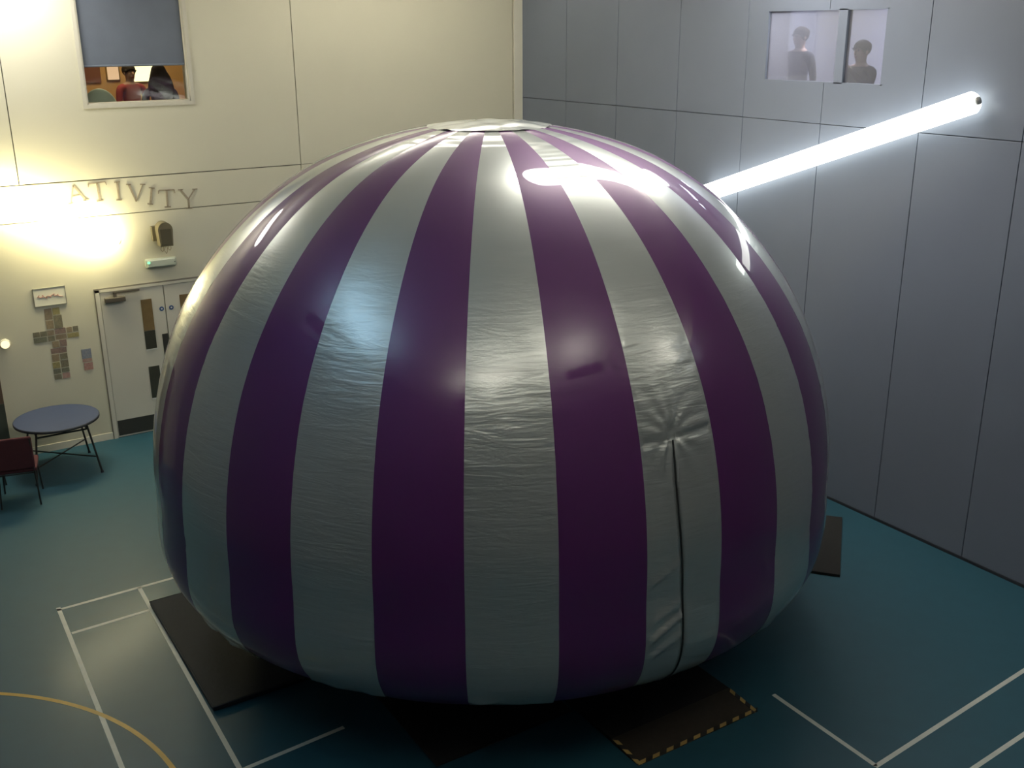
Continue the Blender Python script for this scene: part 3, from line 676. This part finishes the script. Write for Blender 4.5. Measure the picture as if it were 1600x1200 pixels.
# ------------------------------------------------------------------ mats round the dome
def rotpts(c, L, W, a):
    ca, sa = math.cos(a), math.sin(a)
    return [(c[0] + x * ca - y * sa, c[1] + x * sa + y * ca) for x, y in ((-L / 2, -W / 2), (L / 2, -W / 2), (L / 2, W / 2), (-L / 2, W / 2))]
cm = thing('crash_mat', 'charcoal vinyl crash mat half under the left side of the dome', 'mat', (-7.08, -6.02, 0))
bm = bmesh.new(); box(bm, -.62, .52, -1.03, 1.05, 0, .05, bev=.012); obj('pad', bm, M['crash'], cm)
bm = bmesh.new(); tube(bm, [(-.62, -1.03, .045), (-.62, 1.05, .045), (.52, 1.05, .045), (.52, -1.03, .045), (-.62, -1.03, .045)], .006, 6); obj('piping', bm, M['dark_edge'], cm)
bm = bmesh.new(); box(bm, -6.44, -5.13, -8.70, -7.2, 0, .012, bev=.004); tag(obj('rubber_mat', bm, M['mat_black']), 'plain black rubber mat in front of the dome, left of the striped ramp', 'mat')
rm = thing('entrance_ramp', 'black entrance mat with brown sloping front and hazard striped edges below the zip', 'ramp', (-4.46, -8.6, 0))
bm = bmesh.new(); box(bm, -.64, .65, -.60, .9, 0, .035, bev=.004); obj('mat_top', bm, M['mat_black'], rm)
bm = bmesh.new()
v = [bm.verts.new(p) for p in ((-.64, -.60, .034), (.65, -.60, .034), (.65, -.95, .006), (-.64, -.95, .006), (-.64, -.60, 0), (.65, -.60, 0), (.65, -.95, 0), (-.64, -.95, 0))]
for f in ((0, 1, 2, 3), (7, 6, 5, 4), (0, 3, 7, 4), (1, 5, 6, 2), (3, 2, 6, 7), (0, 4, 5, 1)): bm.faces.new([v[i] for i in f])
obj('bevelled_front', bm, M['ramp'], rm)
def stripes(p0, p1, n, wd, inw):
    p0 = Vector(p0); p1 = Vector(p1); dv = (p1 - p0) / n; inw = Vector(inw)
    for k in range(n):
        a = p0 + dv * k; b = p0 + dv * (k + 1); sh = dv * .45
        q = [a, b, b + inw * wd + sh, a + inw * wd + sh]
        bm = bmesh.new(); A = [bm.verts.new(x + Vector((0, 0, .003))) for x in q]; B = [bm.verts.new(x) for x in q]
        bm.faces.new(A); bm.faces.new(B[::-1])
        for i in range(4): bm.faces.new((A[i], B[i], B[(i + 1) % 4], A[(i + 1) % 4]))
        obj('hazard_stripe', bm, M['hazard_yellow'] if k % 2 == 0 else M['hazard_black'], rm)
stripes((-.64, -.95, .008), (.65, -.95, .008), 18, .035, (0, 1, 0))
stripes((-.64, -.62, .034), (-.64, -.93, .009), 5, .035, (1, 0, 0))
stripes((.65, -.62, .034), (.65, -.93, .009), 5, .035, (-1, 0, 0))
bm = bmesh.new(); a = math.atan2(-8.35 + 7.42, -1.42 + .32)
pts = [(-.32, -7.42), (-1.42, -8.35), (-1.42 - .62, -8.35 + .73), (-.32 - .62, -7.42 + .73)]
prism(bm, pts, 0, .03); tag(obj('rubber_mat', bm, M['mat_black']), 'black rubber mat set at an angle between the dome and the blue wall', 'mat')
# ------------------------------------------------------------------ court markings: painted lines lying on the floor
def line(x0, y0, x1, y1, m='line_white', wd=.04):
    dv = Vector((x1 - x0, y1 - y0)); n = Vector((-dv.y, dv.x)).normalized() * wd / 2
    bm = bmesh.new(); prism(bm, [(x0 + n.x, y0 + n.y), (x1 + n.x, y1 + n.y), (x1 - n.x, y1 - n.y), (x0 - n.x, y0 - n.y)][::-1], 0, .0012)
    o = obj('court_line', bm, M[m], floor); return o
line(-8.49, -4.50, -8.58, -11.0); line(-7.70, -4.52, -7.80, -11.0); line(-8.51, -4.55, -3.0, -4.42); line(-8.47, -5.08, -7.72, -5.05)
line(-7.75, -7.90, -6.85, -7.84); line(-3.52, -9.45, -3.53, -10.56); line(-3.545, -10.56, -.6, -10.36); line(-8.3, -11.26, -.6, -10.87)
bm = bmesh.new(); cx, cy, rr = -10.817, -7.8505, 2.637; N = 60; top = []; 
for k in range(N + 1):
    a = math.radians(-40 + 130 * k / N); top.append([(cx + q * math.cos(a), cy + q * math.sin(a)) for q in (rr - .02, rr + .02)])
V = [[bm.verts.new((*p, .0016)) for p in t] for t in top]
for A, B in zip(V, V[1:]): bm.faces.new((A[0], A[1], B[1], B[0]))
obj('court_arc', bm, M['line_yellow'], floor)
# ------------------------------------------------------------------ round table and chairs
tb = thing('round_table', 'round table with a blue top and thin dark legs by the white wall', 'table', (-7.745, -.765, 0))
bm = bmesh.new(); bmesh.ops.create_cone(bm, cap_ends=True, segments=48, radius1=.52, radius2=.52, depth=.02, matrix=Matrix.Translation((0, 0, .715))); obj('table_top', bm, M['table_blue'], tb)
bm = bmesh.new()
pr = [(.50, .690), (.525, .692), (.528, .715), (.522, .722), (.515, .7255)]
ri = [[bm.verts.new((q * math.cos(2 * PI * k / 48), q * math.sin(2 * PI * k / 48), z)) for k in range(48)] for q, z in pr]
for A, B in zip(ri, ri[1:]):
    for k in range(48): bm.faces.new((A[k], A[(k + 1) % 48], B[(k + 1) % 48], B[k]))
obj('edge_band', bm, M['dark_edge'], tb)
bm = bmesh.new()
for a, b in (((-.3, -.3), (.3, -.3)), ((.3, -.3), (.3, .3)), ((.3, .3), (-.3, .3)), ((-.3, .3), (-.3, -.3))): tube(bm, [(*a, .60), (*b, .60)], .012, 6)
obj('apron_rail', bm, M['metal_dark'], tb)
for sx, sy in ((-1, -1), (1, -1), (1, 1), (-1, 1)):
    bm = bmesh.new(); tube(bm, [(sx * .30, sy * .30, .70), (sx * .40, sy * .40, 0.012)], .013, 8); lg = obj('leg', bm, M['metal_dark'], tb)
    bm = bmesh.new(); tube(bm, [(sx * .40, sy * .40, 0), (sx * .40, sy * .40, .03)], .018, 8); obj('foot', bm, M['dark_edge'], lg)
bm = bmesh.new(); tube(bm, [(-.36, -.36, .22), (.36, .36, .22)], .010, 6); tube(bm, [(.36, -.36, .22), (-.36, .36, .22)], .010, 6); obj('cross_brace', bm, M['metal_dark'], tb)
def chair(label, loc, rz):
    c = thing('chair', label, 'chair', loc, rz, None)
    bm = bmesh.new(); box(bm, -.23, .23, -.22, .22, .42, .48, bev=.02); obj('seat', bm, M['maroon'], c)
    bm = bmesh.new(); box(bm, -.22, .22, .19, .235, .47, .88, bev=.02); obj('backrest', bm, M['maroon'], c)
    for s in (-1, 1):
        bm = bmesh.new(); tube(bm, [(s * .20, .23, .86), (s * .20, .21, .45), (s * .22, .27, 0)], .011, 8); obj('leg', bm, M['metal_dark'], c)
        bm = bmesh.new(); tube(bm, [(s * .20, -.19, .43), (s * .22, -.23, 0)], .011, 8); obj('leg', bm, M['metal_dark'], c)
    bm = bmesh.new(); tube(bm, [(-.20, -.2, .41), (.20, -.2, .41), (.20, .21, .41), (-.20, .21, .41), (-.20, -.2, .41)], .009, 6); obj('seat_frame', bm, M['metal_dark'], c)
    return c
chair('maroon chair with dark legs nearest the camera at the left edge', (-8.36, -1.48, 0), math.radians(168))
chair('maroon chair tucked behind the nearer one beside the round table', (-8.72, -.72, 0), math.radians(95))
